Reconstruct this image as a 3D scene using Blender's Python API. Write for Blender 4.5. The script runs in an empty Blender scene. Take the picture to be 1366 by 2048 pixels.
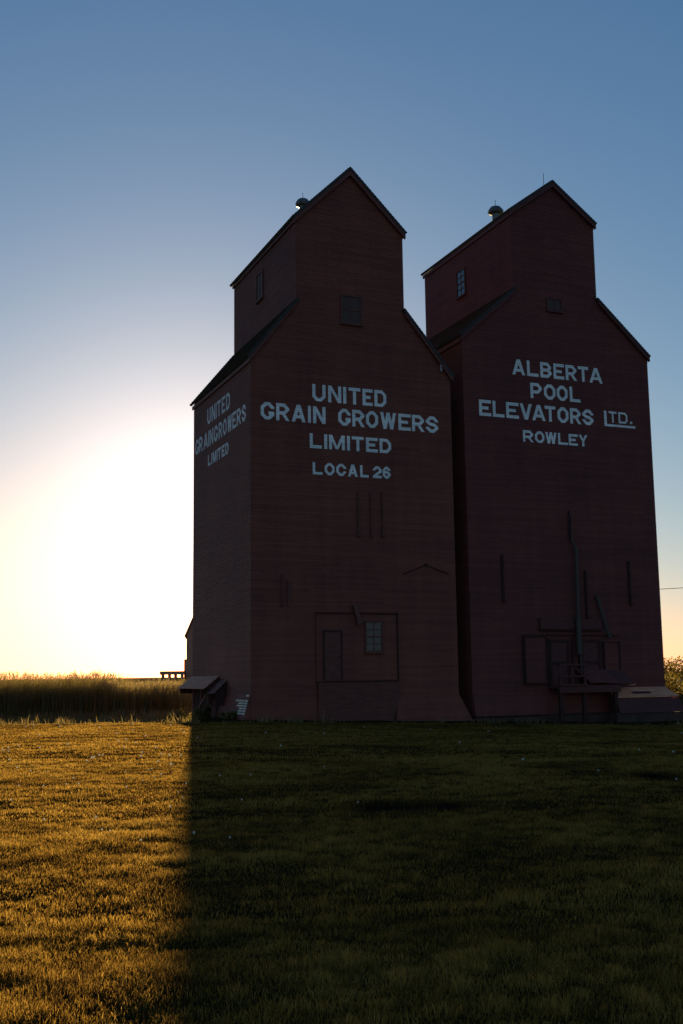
import bpy, bmesh, math, random
import numpy as np
from mathutils import Matrix, Vector

random.seed(7)
rng = np.random.default_rng(11)
sc = bpy.context.scene
COL = sc.collection

# ------------------------------------------------------------------ camera
cam = bpy.data.cameras.new('camera')
cam_ob = bpy.data.objects.new('camera', cam)
COL.objects.link(cam_ob)
sc.camera = cam_ob
cam.sensor_fit = 'VERTICAL'
cam.sensor_height = 36
cam.lens = 36 * 2212.7 / 2048
cam.clip_start = 0.1
cam.clip_end = 30000
cam_ob.matrix_world = (Matrix.Translation((0, 0, 1.6)) @ Matrix.Rotation(math.pi / 2 + 0.14682, 4, 'X')
                       @ Matrix.Rotation(-0.01362, 4, 'Z'))

# ------------------------------------------------------------------ sky and sun
SUN_EL, SUN_AZ = math.radians(6.88), math.radians(-7.47)
world = bpy.data.worlds.new('World')
sc.world = world
world.use_nodes = True
wn = world.node_tree
bg = wn.nodes['Background']
sky = wn.nodes.new('ShaderNodeTexSky')
sky.sky_type = 'NISHITA'
sky.sun_disc = False
sky.sun_elevation = SUN_EL
sky.sun_rotation = SUN_AZ
sky.altitude = 800
sky.air_density = 1.0
sky.dust_density = 0.6
sky.ozone_density = 3.0
sep = wn.nodes.new('ShaderNodeSeparateColor')
com = wn.nodes.new('ShaderNodeCombineColor')
wn.links.new(sky.outputs[0], sep.inputs[0])
for i, (a, g) in enumerate(((1.570, 1.1), (1.055, 0.89), (0.830, 0.66))):   # white balance and tone of the air
    pw = wn.nodes.new('ShaderNodeMath'); pw.operation = 'POWER'; pw.inputs[1].default_value = g
    mu = wn.nodes.new('ShaderNodeMath'); mu.operation = 'MULTIPLY'; mu.inputs[1].default_value = a * 10 * 0.1 ** g
    wn.links.new(sep.outputs[i], pw.inputs[0])
    wn.links.new(pw.outputs[0], mu.inputs[0])
    wn.links.new(mu.outputs[0], com.inputs[i])
# bright aureole of the air close round the sun
tcw = wn.nodes.new('ShaderNodeTexCoord')
dot = wn.nodes.new('ShaderNodeVectorMath'); dot.operation = 'DOT_PRODUCT'
dot.inputs[1].default_value = (math.sin(SUN_AZ) * math.cos(SUN_EL), math.cos(SUN_AZ) * math.cos(SUN_EL), math.sin(SUN_EL))
acs = wn.nodes.new('ShaderNodeMath'); acs.operation = 'ARCCOSINE'; acs.use_clamp = False
mdv = wn.nodes.new('ShaderNodeMath'); mdv.operation = 'MULTIPLY'; mdv.inputs[1].default_value = -1 / math.radians(3.9)
exn = wn.nodes.new('ShaderNodeMath'); exn.operation = 'EXPONENT'
aur = wn.nodes.new('ShaderNodeVectorMath'); aur.operation = 'SCALE'; aur.inputs[0].default_value = (12.0, 13.0, 14.0)
addw = wn.nodes.new('ShaderNodeVectorMath'); addw.operation = 'ADD'
wn.links.new(tcw.outputs['Generated'], dot.inputs[0])
wn.links.new(dot.outputs['Value'], acs.inputs[0])
wn.links.new(acs.outputs[0], mdv.inputs[0])
wn.links.new(mdv.outputs[0], exn.inputs[0])
wn.links.new(exn.outputs[0], aur.inputs['Scale'])
wn.links.new(com.outputs[0], addw.inputs[0])
wn.links.new(aur.outputs[0], addw.inputs[1])
wn.links.new(addw.outputs[0], bg.inputs[0])
bg.inputs[1].default_value = 0.05

sun = bpy.data.lights.new('sun', 'SUN')
sun.energy = 5.0
sun.angle = math.radians(0.53)
sun.color = (1.0, 0.75, 0.34)
sun_ob = bpy.data.objects.new('sun', sun)
COL.objects.link(sun_ob)
sdir = Vector((math.sin(SUN_AZ) * math.cos(SUN_EL), math.cos(SUN_AZ) * math.cos(SUN_EL), math.sin(SUN_EL)))
sun_ob.rotation_euler = (-sdir).to_track_quat('-Z', 'Y').to_euler()
sun_ob.location = (-20, 120, 30)

sc.view_settings.view_transform = 'Standard'
sc.view_settings.look = 'None'
sc.view_settings.exposure = 1.0
sc.view_settings.gamma = 1.0
sc.cycles.max_bounces = 8
sc.cycles.transmission_bounces = 4
sc.cycles.use_denoising = True

# ------------------------------------------------------------------ helpers
class MB:
    def __init__(self):
        self.v, self.f = [], []

    def add(self, pts, faces):
        o = len(self.v)
        self.v += [tuple(p) for p in pts]
        self.f += [tuple(o + i for i in f) for f in faces]

    def quad(self, a, b, c, d):
        self.add([a, b, c, d], [(0, 1, 2, 3)])

    def box(self, x0, x1, y0, y1, z0, z1, fn=None):
        p = [(x, y, z) for z in (z0, z1) for y in (y0, y1) for x in (x0, x1)]
        if fn: p = [fn(*q) for q in p]
        self.add(p, [(0, 2, 3, 1), (4, 5, 7, 6), (0, 1, 5, 4), (2, 6, 7, 3), (0, 4, 6, 2), (1, 3, 7, 5)])

    def prism(self, poly, fn, d0, d1):
        """polygon (a,b) extruded between depths d0 and d1; fn(a,b,d)->xyz"""
        n = len(poly)
        self.add([fn(a, b, d0) for a, b in poly] + [fn(a, b, d1) for a, b in poly],
                 [tuple(range(n))[::-1], tuple(range(n, 2 * n))] +
                 [(i, (i + 1) % n, n + (i + 1) % n, n + i) for i in range(n)])

    def beam(self, p, q, w, h, up=(0, 0, 1)):
        p, q = Vector(p), Vector(q)
        d = (q - p).normalized()
        s = d.cross(Vector(up))
        if s.length < 1e-4: s = d.cross(Vector((0, 1, 0)))
        s.normalize()
        t = s.cross(d)
        r = []
        for e in (p, q):
            for a, b in ((-1, -1), (1, -1), (1, 1), (-1, 1)):
                r.append(e + s * a * w / 2 + t * b * h / 2)
        self.add(r, [(3, 2, 1, 0), (4, 5, 6, 7), (0, 1, 5, 4), (1, 2, 6, 5), (2, 3, 7, 6), (3, 0, 4, 7)])

    def tube(self, path, rad, n=10):
        path = [Vector(p) for p in path]
        rad = rad if hasattr(rad, '__len__') else [rad] * len(path)
        rings = []
        for i, p in enumerate(path):
            d = (path[min(i + 1, len(path) - 1)] - path[max(i - 1, 0)]).normalized()
            s = d.cross(Vector((0.13, 1, 0.07))).normalized()
            t = d.cross(s)
            rings.append([p + (s * math.cos(k * 2 * math.pi / n) + t * math.sin(k * 2 * math.pi / n)) * rad[i] for k in range(n)])
        pts = [q for r in rings for q in r]
        fs = [(i * n + k, i * n + (k + 1) % n, (i + 1) * n + (k + 1) % n, (i + 1) * n + k)
              for i in range(len(path) - 1) for k in range(n)]
        fs += [tuple(range(n))[::-1], tuple(range((len(path) - 1) * n, len(path) * n))]
        self.add(pts, fs)

    def lathe(self, prof, c, n=16):
        pts = [(c[0] + r * math.cos(k * 2 * math.pi / n), c[1] + r * math.sin(k * 2 * math.pi / n), c[2] + z)
               for r, z in prof for k in range(n)]
        fs = [(i * n + k, i * n + (k + 1) % n, (i + 1) * n + (k + 1) % n, (i + 1) * n + k)
              for i in range(len(prof) - 1) for k in range(n)]
        fs += [tuple(range(n))[::-1], tuple(range((len(prof) - 1) * n, len(prof) * n))]
        self.add(pts, fs)

    def build(self, name, mat, parent=None, smooth=False, label=None):
        me = bpy.data.meshes.new(name)
        me.from_pydata(self.v, [], self.f)
        me.update()
        if smooth:
            me.polygons.foreach_set('use_smooth', [True] * len(me.polygons))
        o = bpy.data.objects.new(name, me)
        me.materials.append(mat)
        COL.objects.link(o)
        if parent: o.parent = parent
        if label: o['label'] = label
        return o


def tag(o, label=None, cat=None, group=None, kind=None):
    if label: o['label'] = label
    if cat: o['category'] = cat
    if group: o['group'] = group
    if kind: o['kind'] = kind
    return o


def empty(name, loc, rz=0.0):
    o = bpy.data.objects.new(name, None)
    o.empty_display_size = 0.5
    o.location = loc
    o.rotation_euler = (0, 0, rz)
    COL.objects.link(o)
    return o


def fast_mesh(name, verts, loops, sizes, mat, attrs=None):
    me = bpy.data.meshes.new(name)
    nv, nl, nf = len(verts), len(loops), len(sizes)
    me.vertices.add(nv); me.loops.add(nl); me.polygons.add(nf)
    me.vertices.foreach_set('co', np.ascontiguousarray(verts, np.float32).ravel())
    me.loops.foreach_set('vertex_index', np.ascontiguousarray(loops, np.int32))
    starts = np.concatenate(([0], np.cumsum(sizes)[:-1])).astype(np.int32)
    me.polygons.foreach_set('loop_start', starts)
    for k, a in (attrs or {}).items():
        at = me.attributes.new(k, 'FLOAT', 'POINT')
        at.data.foreach_set('value', np.ascontiguousarray(a, np.float32))
    me.update(calc_edges=True)
    me.materials.append(mat)
    o = bpy.data.objects.new(name, me)
    COL.objects.link(o)
    return o


# smooth value noise, numpy
_tab = np.random.default_rng(3).random((256, 256))
def vnoise(x, y):
    xi, yi = np.floor(x).astype(int), np.floor(y).astype(int)
    fx, fy = x - xi, y - yi
    fx, fy = fx * fx * (3 - 2 * fx), fy * fy * (3 - 2 * fy)
    t = lambda a, b: _tab[a & 255, b & 255]
    return ((t(xi, yi) * (1 - fx) + t(xi + 1, yi) * fx) * (1 - fy) + (t(xi, yi + 1) * (1 - fx) + t(xi + 1, yi + 1) * fx) * fy)
def sstep(a, b, x):
    t = np.clip((np.asarray(x, float) - a) / (b - a), 0, 1)
    return t * t * (3 - 2 * t)

# ------------------------------------------------------------------ materials
def nodes_of(name):
    m = bpy.data.materials.new(name)
    m.use_nodes = True
    return m, m.node_tree, m.node_tree.nodes['Principled BSDF']

def N(nt, typ, **kw):
    n = nt.nodes.new(typ)
    for k, v in kw.items():
        if k.startswith('i_'): n.inputs[k[2:].replace('_', ' ')].default_value = v
        else: setattr(n, k, v)
    return n

def ramp(nt, src, stops):
    r = nt.nodes.new('ShaderNodeValToRGB')
    e = r.color_ramp.elements
    while len(e) < len(stops): e.new(0.5)
    for el, (p, c) in zip(e, stops):
        el.position = p
        el.color = (*c, 1) if len(c) == 3 else c
    nt.links.new(src, r.inputs[0])
    return r

BOARD = 0.09
def siding_mat(name, base, dark, bare, bare_amt=0.62, rough=0.72, tint=1.0):
    """painted clapboards: every board its own shade, paint worn to grey wood in streaks"""
    m, nt, b = nodes_of(name)
    L = nt.links.new
    tc = N(nt, 'ShaderNodeTexCoord')
    sx = N(nt, 'ShaderNodeSeparateXYZ'); L(tc.outputs['Object'], sx.inputs[0])
    row = N(nt, 'ShaderNodeMath', operation='MULTIPLY'); L(sx.outputs[2], row.inputs[0]); row.inputs[1].default_value = 1 / BOARD
    fl = N(nt, 'ShaderNodeMath', operation='FLOOR'); L(row.outputs[0], fl.inputs[0])
    al = N(nt, 'ShaderNodeMath', operation='ADD'); L(sx.outputs[0], al.inputs[0]); L(sx.outputs[1], al.inputs[1])
    wr = N(nt, 'ShaderNodeTexWhiteNoise', noise_dimensions='1D'); L(fl.outputs[0], wr.inputs['W'])
    sh = N(nt, 'ShaderNodeMath', operation='MULTIPLY_ADD'); L(wr.outputs[0], sh.inputs[0]); sh.inputs[1].default_value = 9.0; L(al.outputs[0], sh.inputs[2])
    sg = N(nt, 'ShaderNodeMath', operation='MULTIPLY'); L(sh.outputs[0], sg.inputs[0]); sg.inputs[1].default_value = 0.33
    sf = N(nt, 'ShaderNodeMath', operation='FLOOR'); L(sg.outputs[0], sf.inputs[0])
    cb = N(nt, 'ShaderNodeCombineXYZ'); L(fl.outputs[0], cb.inputs[0]); L(sf.outputs[0], cb.inputs[1])
    wb = N(nt, 'ShaderNodeTexWhiteNoise', noise_dimensions='2D'); L(cb.outputs[0], wb.inputs['Vector'])
    big = N(nt, 'ShaderNodeTexNoise', i_Scale=0.32, i_Detail=5.0, i_Roughness=0.6); L(tc.outputs['Object'], big.inputs['Vector'])
    mx = N(nt, 'ShaderNodeMath', operation='MULTIPLY_ADD'); L(wb.outputs[0], mx.inputs[0]); mx.inputs[1].default_value = 0.26; 
    bs = N(nt, 'ShaderNodeMath', operation='MULTIPLY'); L(big.outputs[0], bs.inputs[0]); bs.inputs[1].default_value = 0.85
    mpd = N(nt, 'ShaderNodeMapping'); mpd.inputs['Scale'].default_value = (2.6, 2.6, 0.16)
    L(tc.outputs['Object'], mpd.inputs[0])
    dr = N(nt, 'ShaderNodeTexNoise', i_Scale=1.0, i_Detail=5.0, i_Roughness=0.65); L(mpd.outputs[0], dr.inputs['Vector'])   # rain streaks down the paint
    dsum = N(nt, 'ShaderNodeMath', operation='MULTIPLY_ADD'); L(dr.outputs[0], dsum.inputs[0]); dsum.inputs[1].default_value = 0.55; dsum.inputs[2].default_value = -0.27
    dadd = N(nt, 'ShaderNodeMath', operation='ADD'); L(dsum.outputs[0], dadd.inputs[0]); L(bs.outputs[0], dadd.inputs[1])
    L(dadd.outputs[0], mx.inputs[2])
    cr = ramp(nt, mx.outputs[0], [(0.2, dark), (0.55, base), (0.85, tuple(c * 1.35 for c in base))])
    mp = N(nt, 'ShaderNodeMapping'); mp.inputs['Scale'].default_value = (1.1, 1.1, 16)
    L(tc.outputs['Object'], mp.inputs[0])
    st = N(nt, 'ShaderNodeTexNoise', i_Scale=1.0, i_Detail=6.0, i_Roughness=0.7); L(mp.outputs[0], st.inputs['Vector'])
    wearf = N(nt, 'ShaderNodeMapRange'); wearf.inputs['From Min'].default_value = bare_amt; wearf.inputs['From Max'].default_value = bare_amt + 0.12
    L(st.outputs[0], wearf.inputs[0])
    mix = N(nt, 'ShaderNodeMix', data_type='RGBA'); L(wearf.outputs[0], mix.inputs[0]); L(cr.outputs[0], mix.inputs[6]); mix.inputs[7].default_value = (*bare, 1)
    L(mix.outputs[2], b.inputs['Base Color'])
    b.inputs['Roughness'].default_value = rough
    b.inputs['Specular IOR Level'].default_value = 0.25
    bp = N(nt, 'ShaderNodeBump', i_Strength=0.35, i_Distance=0.01); L(st.outputs[0], bp.inputs['Height']); L(bp.outputs[0], b.inputs['Normal'])
    return m

def plain_mat(name, col, rough=0.7, metal=0.0, var=0.35, scale=3.0, stretch=(1, 1, 1), bump=0.2, spec=0.3):
    m, nt, b = nodes_of(name)
    L = nt.links.new
    tc = N(nt, 'ShaderNodeTexCoord')
    mp = N(nt, 'ShaderNodeMapping'); mp.inputs['Scale'].default_value = stretch; L(tc.outputs['Object'], mp.inputs[0])
    n = N(nt, 'ShaderNodeTexNoise', i_Scale=scale, i_Detail=6.0, i_Roughness=0.65); L(mp.outputs[0], n.inputs['Vector'])
    cr = ramp(nt, n.outputs[0], [(0.3, tuple(c * (1 - var) for c in col)), (0.7, tuple(min(1, c * (1 + var)) for c in col))])
    L(cr.outputs[0], b.inputs['Base Color'])
    b.inputs['Roughness'].default_value = rough
    b.inputs['Metallic'].default_value = metal
    b.inputs['Specular IOR Level'].default_value = spec
    if bump:
        bp = N(nt, 'ShaderNodeBump', i_Strength=bump, i_Distance=0.02); L(n.outputs[0], bp.inputs['Height']); L(bp.outputs[0], b.inputs['Normal'])
    return m

M = {}
M['siding_a'] = siding_mat('united_siding', (0.200, 0.057, 0.037), (0.128, 0.040, 0.029), (0.205, 0.108, 0.072), 0.585)
M['siding_b'] = siding_mat('pool_siding', (0.152, 0.041, 0.032), (0.096, 0.030, 0.026), (0.16, 0.080, 0.058), 0.595)
M['paint'] = siding_mat('white_lettering_paint', (0.86, 0.85, 0.80), (0.72, 0.72, 0.69), (0.36, 0.25, 0.21), 0.60)
M['trim_a'] = plain_mat('united_trim', (0.150, 0.048, 0.036), 0.7, var=0.3, stretch=(1, 1, 4))
M['trim_b'] = plain_mat('pool_trim', (0.115, 0.034, 0.030), 0.7, var=0.3, stretch=(1, 1, 4))
M['roof'] = plain_mat('cedar_shingles', (0.050, 0.046, 0.043), 0.85, var=0.4, scale=5, stretch=(2, 4, 1), bump=0.6)
M['gap'] = plain_mat('dark_board_and_shade', (0.062, 0.024, 0.020), 0.9, var=0.3)  # dark boards; the same colour also paints in shadow gaps and the pit hole
M['old_wood'] = plain_mat('weathered_grey_boards', (0.40, 0.21, 0.135), 0.85, var=0.45, scale=3, stretch=(1, 5, 9), bump=0.4)
M['pale_wood'] = plain_mat('bare_pine_planks', (0.70, 0.275, 0.15), 0.8, var=0.35, scale=2.4, stretch=(0.6, 9, 9), bump=0.4)
M['concrete'] = plain_mat('concrete', (0.075, 0.040, 0.030), 0.9, var=0.4, scale=2.2, bump=0.5)
M['old_paint'] = plain_mat('old_cream_paint', (0.74, 0.60, 0.44), 0.8, var=0.3, scale=5)
M['hood_wood'] = plain_mat('faded_hood_boards', (0.55, 0.24, 0.155), 0.85, var=0.35, scale=3, stretch=(6, 1, 9), bump=0.4)
M['steel'] = plain_mat('galvanised_steel', (0.085, 0.066, 0.052), 0.7, 0.1, var=0.25, scale=6, bump=0.1)
M['iron'] = plain_mat('dark_iron', (0.022, 0.018, 0.018), 0.6, 0.4, var=0.3, scale=6)
M['porcelain'] = plain_mat('porcelain', (0.55, 0.53, 0.5), 0.35, var=0.1)
M['cowl'] = plain_mat('vent_metal', (0.15, 0.16, 0.15), 0.5, 0.6, var=0.3, scale=5, bump=0.1)
M['wire'] = plain_mat('cable', (0.03, 0.028, 0.026), 0.6, var=0.2)

m, nt, b = nodes_of('window_glass')
b.inputs['Base Color'].default_value = (0.02, 0.024, 0.026, 1); b.inputs['Roughness'].default_value = 0.08
b.inputs['Specular IOR Level'].default_value = 0.9
M['glass'] = m
m, nt, b = nodes_of('grimy_window_glass')
b.inputs['Base Color'].default_value = (0.10, 0.06, 0.05, 1); b.inputs['Roughness'].default_value = 0.6
b.inputs['Specular IOR Level'].default_value = 0.15
M['grimy'] = m
m, nt, b = nodes_of('dusty_window_glass')
tcg = N(nt, 'ShaderNodeTexCoord'); ng = N(nt, 'ShaderNodeTexNoise', i_Scale=4.0, i_Detail=5.0); nt.links.new(tcg.outputs['Object'], ng.inputs['Vector'])
rg = ramp(nt, ng.outputs[0], [(0.3, (0.085, 0.064, 0.052)), (0.7, (0.145, 0.108, 0.088))]); nt.links.new(rg.outputs[0], b.inputs['Base Color'])
b.inputs['Roughness'].default_value = 0.3
M['dusty'] = m

def leaf_mat(name, stops, trans=0.55, gloss=0.06, attr='tint'):
    m = bpy.data.materials.new(name); m.use_nodes = True
    nt = m.node_tree; nt.nodes.clear(); L = nt.links.new
    at = N(nt, 'ShaderNodeAttribute', attribute_name=attr)
    cr = ramp(nt, at.outputs['Fac'], stops)
    df = N(nt, 'ShaderNodeBsdfDiffuse'); L(cr.outputs[0], df.inputs[0])
    tr = N(nt, 'ShaderNodeBsdfTranslucent'); L(cr.outputs[0], tr.inputs[0])
    gl = N(nt, 'ShaderNodeBsdfGlossy'); gl.inputs['Roughness'].default_value = 0.4; gl.inputs['Color'].default_value = (0.6, 0.6, 0.55, 1)
    m1 = N(nt, 'ShaderNodeMixShader'); m1.inputs[0].default_value = trans; L(df.outputs[0], m1.inputs[1]); L(tr.outputs[0], m1.inputs[2])
    m2 = N(nt, 'ShaderNodeMixShader'); m2.inputs[0].default_value = gloss; L(m1.outputs[0], m2.inputs[1]); L(gl.outputs[0], m2.inputs[2])
    out = N(nt, 'ShaderNodeOutputMaterial'); L(m2.outputs[0], out.inputs[0])
    return m
M['lawn'] = leaf_mat('lawn_blades', [(0.0, (0.085, 0.047, 0.013)), (0.25, (0.185, 0.101, 0.021)), (0.5, (0.300, 0.170, 0.032)), (0.75, (0.40, 0.232, 0.045)), (1.0, (0.46, 0.29, 0.07))], 0.70, 0.004)
M['tallgrass'] = leaf_mat('tall_grass_blades', [(0.0, (0.16, 0.120, 0.035)), (0.5, (0.25, 0.175, 0.050)), (0.85, (0.33, 0.225, 0.085)), (1.0, (0.42, 0.30, 0.15))], 0.62)
M['foliage'] = leaf_mat('bush_leaves', [(0.0, (0.08, 0.065, 0.012)), (0.6, (0.17, 0.12, 0.02)), (1.0, (0.34, 0.21, 0.03))], 0.75)
M['weed'] = leaf_mat('weed_leaves', [(0.0, (0.09, 0.075, 0.018)), (0.6, (0.20, 0.14, 0.035)), (1.0, (0.42, 0.28, 0.11))], 0.6)
M['fluff'] = leaf_mat('seed_fluff', [(0.0, (0.75, 0.72, 0.66)), (1.0, (0.85, 0.80, 0.72))], 0.7, 0.0)
M['bark'] = plain_mat('bark', (0.07, 0.055, 0.045), 0.9, var=0.4, scale=8)

# ground: thatch and soil under the lawn, dry stubble beyond
m, nt, b = nodes_of('ground_earth')
L = nt.links.new
tc = N(nt, 'ShaderNodeTexCoord')
n1 = N(nt, 'ShaderNodeTexNoise', i_Scale=9.0, i_Detail=8.0, i_Roughness=0.7); L(tc.outputs['Object'], n1.inputs['Vector'])
n2 = N(nt, 'ShaderNodeTexNoise', i_Scale=0.35, i_Detail=4.0); L(tc.outputs['Object'], n2.inputs['Vector'])
c1 = ramp(nt, n1.outputs[0], [(0.3, (0.020, 0.013, 0.005)), (0.55, (0.040, 0.026, 0.008)), (0.8, (0.075, 0.048, 0.016))])
mp = N(nt, 'ShaderNodeMapping'); mp.inputs['Scale'].default_value = (0.02, 0.2, 1); L(tc.outputs['Object'], mp.inputs[0])
n3 = N(nt, 'ShaderNodeTexNoise', i_Scale=1.0, i_Detail=7.0, i_Roughness=0.65); L(mp.outputs[0], n3.inputs['Vector'])
c2 = ramp(nt, n3.outputs[0], [(0.3, (0.11, 0.075, 0.03)), (0.7, (0.24, 0.165, 0.07))])
sx = N(nt, 'ShaderNodeSeparateXYZ'); L(tc.outputs['Object'], sx.inputs[0])
mr = N(nt, 'ShaderNodeMapRange'); mr.inputs['From Min'].default_value = 60; mr.inputs['From Max'].default_value = 75; L(sx.outputs[1], mr.inputs[0])
mx = N(nt, 'ShaderNodeMix', data_type='RGBA'); L(mr.outputs[0], mx.inputs[0]); L(c1.outputs[0], mx.inputs[6]); L(c2.outputs[0], mx.inputs[7])
L(mx.outputs[2], b.inputs['Base Color']); b.inputs['Roughness'].default_value = 1.0; b.inputs['Specular IOR Level'].default_value = 0.0
bp = N(nt, 'ShaderNodeBump', i_Strength=0.8, i_Distance=0.05); L(n1.outputs[0], bp.inputs['Height']); L(bp.outputs[0], b.inputs['Normal'])
M['earth'] = m

# ------------------------------------------------------------------ ground
RUTS = ((0.60, 13.85, 0.52, 0.58, 0.15), (1.22, 13.8, 0.30, 0.4, 0.06), (4.72, 17.4, 0.26, 0.55, 0.10))
def rutd(x, y):
    return np.min([np.hypot((x - a) / c, (y - b_) / d) for a, b_, c, d, _ in RUTS], axis=0)
def gz(x, y):
    x, y = np.asarray(x, float), np.asarray(y, float)
    z = -np.clip(0.034 * (x + 3.5), 0, 0.53) * sstep(18, 40, y)
    near = 1 - sstep(55, 90, y)
    z = z + near * (0.05 * (vnoise(x * 0.35, y * 0.3) - .5) * sstep(3, 9, y) * (1 - sstep(34, 40, y))
                    + 0.030 * (vnoise(x * 1.1 + 40, y * 1.3 + 7) - .5) + 0.030 * (vnoise(x * 3.3 + 9, y * 3.9 + 70) - .5))
    # shallow ditch beyond the left end of the lawn, then ground rising to the far field
    z = z - 0.75 * sstep(40.6, 42.6, y) * (1 - sstep(60, 72, y)) * sstep(-5.4, -6.9, x)
    z = z + 1.45 * sstep(76, 116, y)
    for a, b_, c, d, h in RUTS:
        z = z - h * (1 - sstep(0.35, 1.15, np.hypot((x - a) / c, (y - b_) / d)))
    z = z + 0.35 * sstep(70, 400, y)
    return z

def axis(lo, hi, step, far, g=1.35):
    a = list(np.arange(lo, hi, step))
    s, p = step, hi
    while p < far: a.append(p); s *= g; p += s
    a.append(far)
    return a
ys = axis(2.0, 46.0, 0.13, 9000)
ys = [-y for y in axis(-1.8, 6.0, 2.0, 800)[::-1]] + ys
xr = axis(0.0, 15.0, 0.13, 9000)
xs = [-x for x in xr[:0:-1]] + xr
gx, gy = np.meshgrid(xs, ys)
gv = np.stack([gx, gy, gz(gx, gy)], -1).reshape(-1, 3)
nx, ny = len(xs), len(ys)
ii = (np.arange(ny - 1)[:, None] * nx + np.arange(nx - 1)[None, :]).ravel()
gf = np.stack([ii, ii + 1, ii + nx + 1, ii + nx], 1)
ground = fast_mesh('ground', gv, gf.ravel(), np.full(len(gf), 4), M['earth'])
ground.data.polygons.foreach_set('use_smooth', np.ones(len(gf), bool))
tag(ground, 'uneven lawn ground running out to flat dry prairie', kind='structure')

# ------------------------------------------------------------------ clapboard engine
def traps(polys, rows):
    """non-overlapping trapezoids of the union of polygons [(x,z)...], cut at rows"""
    E = []
    for p in polys:
        A = sum(p[i][0] * p[(i + 1) % len(p)][1] - p[(i + 1) % len(p)][0] * p[i][1] for i in range(len(p)))
        if A < 0: p = p[::-1]
        for i in range(len(p)):
            (x0, z0), (x1, z1) = p[i], p[(i + 1) % len(p)]
            if abs(z0 - z1) < 1e-7: continue
            E.append((x0, z0, x1, z1, 1) if z0 < z1 else (x1, z1, x0, z0, -1))
    zs = {round(e[1], 6) for e in E} | {round(e[3], 6) for e in E}
    for i, a in enumerate(E):
        for c in E[i + 1:]:
            sa, sb = (a[2] - a[0]) / (a[3] - a[1]), (c[2] - c[0]) / (c[3] - c[1])
            if abs(sa - sb) < 1e-9: continue
            z = ((c[0] - sb * c[1]) - (a[0] - sa * a[1])) / (sa - sb)
            if max(a[1], c[1]) < z < min(a[3], c[3]): zs.add(round(z, 6))
    lo, hi = min(zs), max(zs)
    zs |= {round(r, 6) for r in rows if lo < r < hi}
    zs = sorted(zs)
    out = []
    for za, zb in zip(zs, zs[1:]):
        if zb - za < 1e-5: continue
        zm = (za + zb) / 2
        X = lambda e, z: e[0] + (e[2] - e[0]) * (z - e[1]) / (e[3] - e[1])
        act = sorted([e for e in E if e[1] < zm < e[3]], key=lambda e: X(e, zm))
        w, st = 0, None
        for e in act:
            if w == 0: st = e
            w += e[4]
            if w == 0: out.append((za, zb, X(st, za), X(e, za), X(st, zb), X(e, zb)))
    return out

LAP = 0.016
def lap(z, row):   # how far a clapboard stands out at height z of board row
    return LAP * (1 - (z - row * BOARD) / BOARD) + 0.002
def clad(mb, polys, fn, ends=False, extra=0.0, lip=True):
    zl = [z for p in polys for _, z in p]
    rows = [k * BOARD for k in range(math.floor(min(zl) / BOARD), math.ceil(max(zl) / BOARD) + 1)]
    for za, zb, la, ra, lb, rb in traps(polys, rows):
        row = math.floor((za + zb) / 2 / BOARD + 1e-6)
        oa, ob = lap(za, row), lap(zb, row)
        ea, eb = (oa, ob) if ends else (0, 0)
        mb.quad(fn(la - ea, za, oa + extra), fn(ra + ea, za, oa + extra), fn(rb + eb, zb, ob + extra), fn(lb - eb, zb, ob + extra))
        if lip and abs(za - row * BOARD) < 1e-5:
            mb.quad(fn(la - ea, za, 0.001), fn(ra + ea, za, 0.001), fn(ra + ea, za, oa), fn(la - ea, za, oa))

# ------------------------------------------------------------------ block letters
def stroke(pts, t, closed=False):
    n = len(pts)
    P = [Vector((x, z)) for x, z in pts]
    L_, R_ = [], []
    for i in range(n):
        a = P[i - 1] if (i > 0 or closed) else None
        c = P[(i + 1) % n] if (i < n - 1 or closed) else None
        d1 = (P[i] - a).normalized() if a is not None else None
        d2 = (c - P[i]).normalized() if c is not None else None
        if d1 is None: nn = Vector((-d2.y, d2.x)); k = 1
        elif d2 is None: nn = Vector((-d1.y, d1.x)); k = 1
        else:
            n1, n2 = Vector((-d1.y, d1.x)), Vector((-d2.y, d2.x))
            nn = (n1 + n2).normalized(); k = 1 / max(0.5, nn.dot(n1))
        L_.append(P[i] + nn * t / 2 * k); R_.append(P[i] - nn * t / 2 * k)
    out = []
    for i in range(n if closed else n - 1):
        j = (i + 1) % n
        out.append([tuple(L_[i]), tuple(R_[i]), tuple(R_[j]), tuple(L_[j])])
    return out

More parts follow.
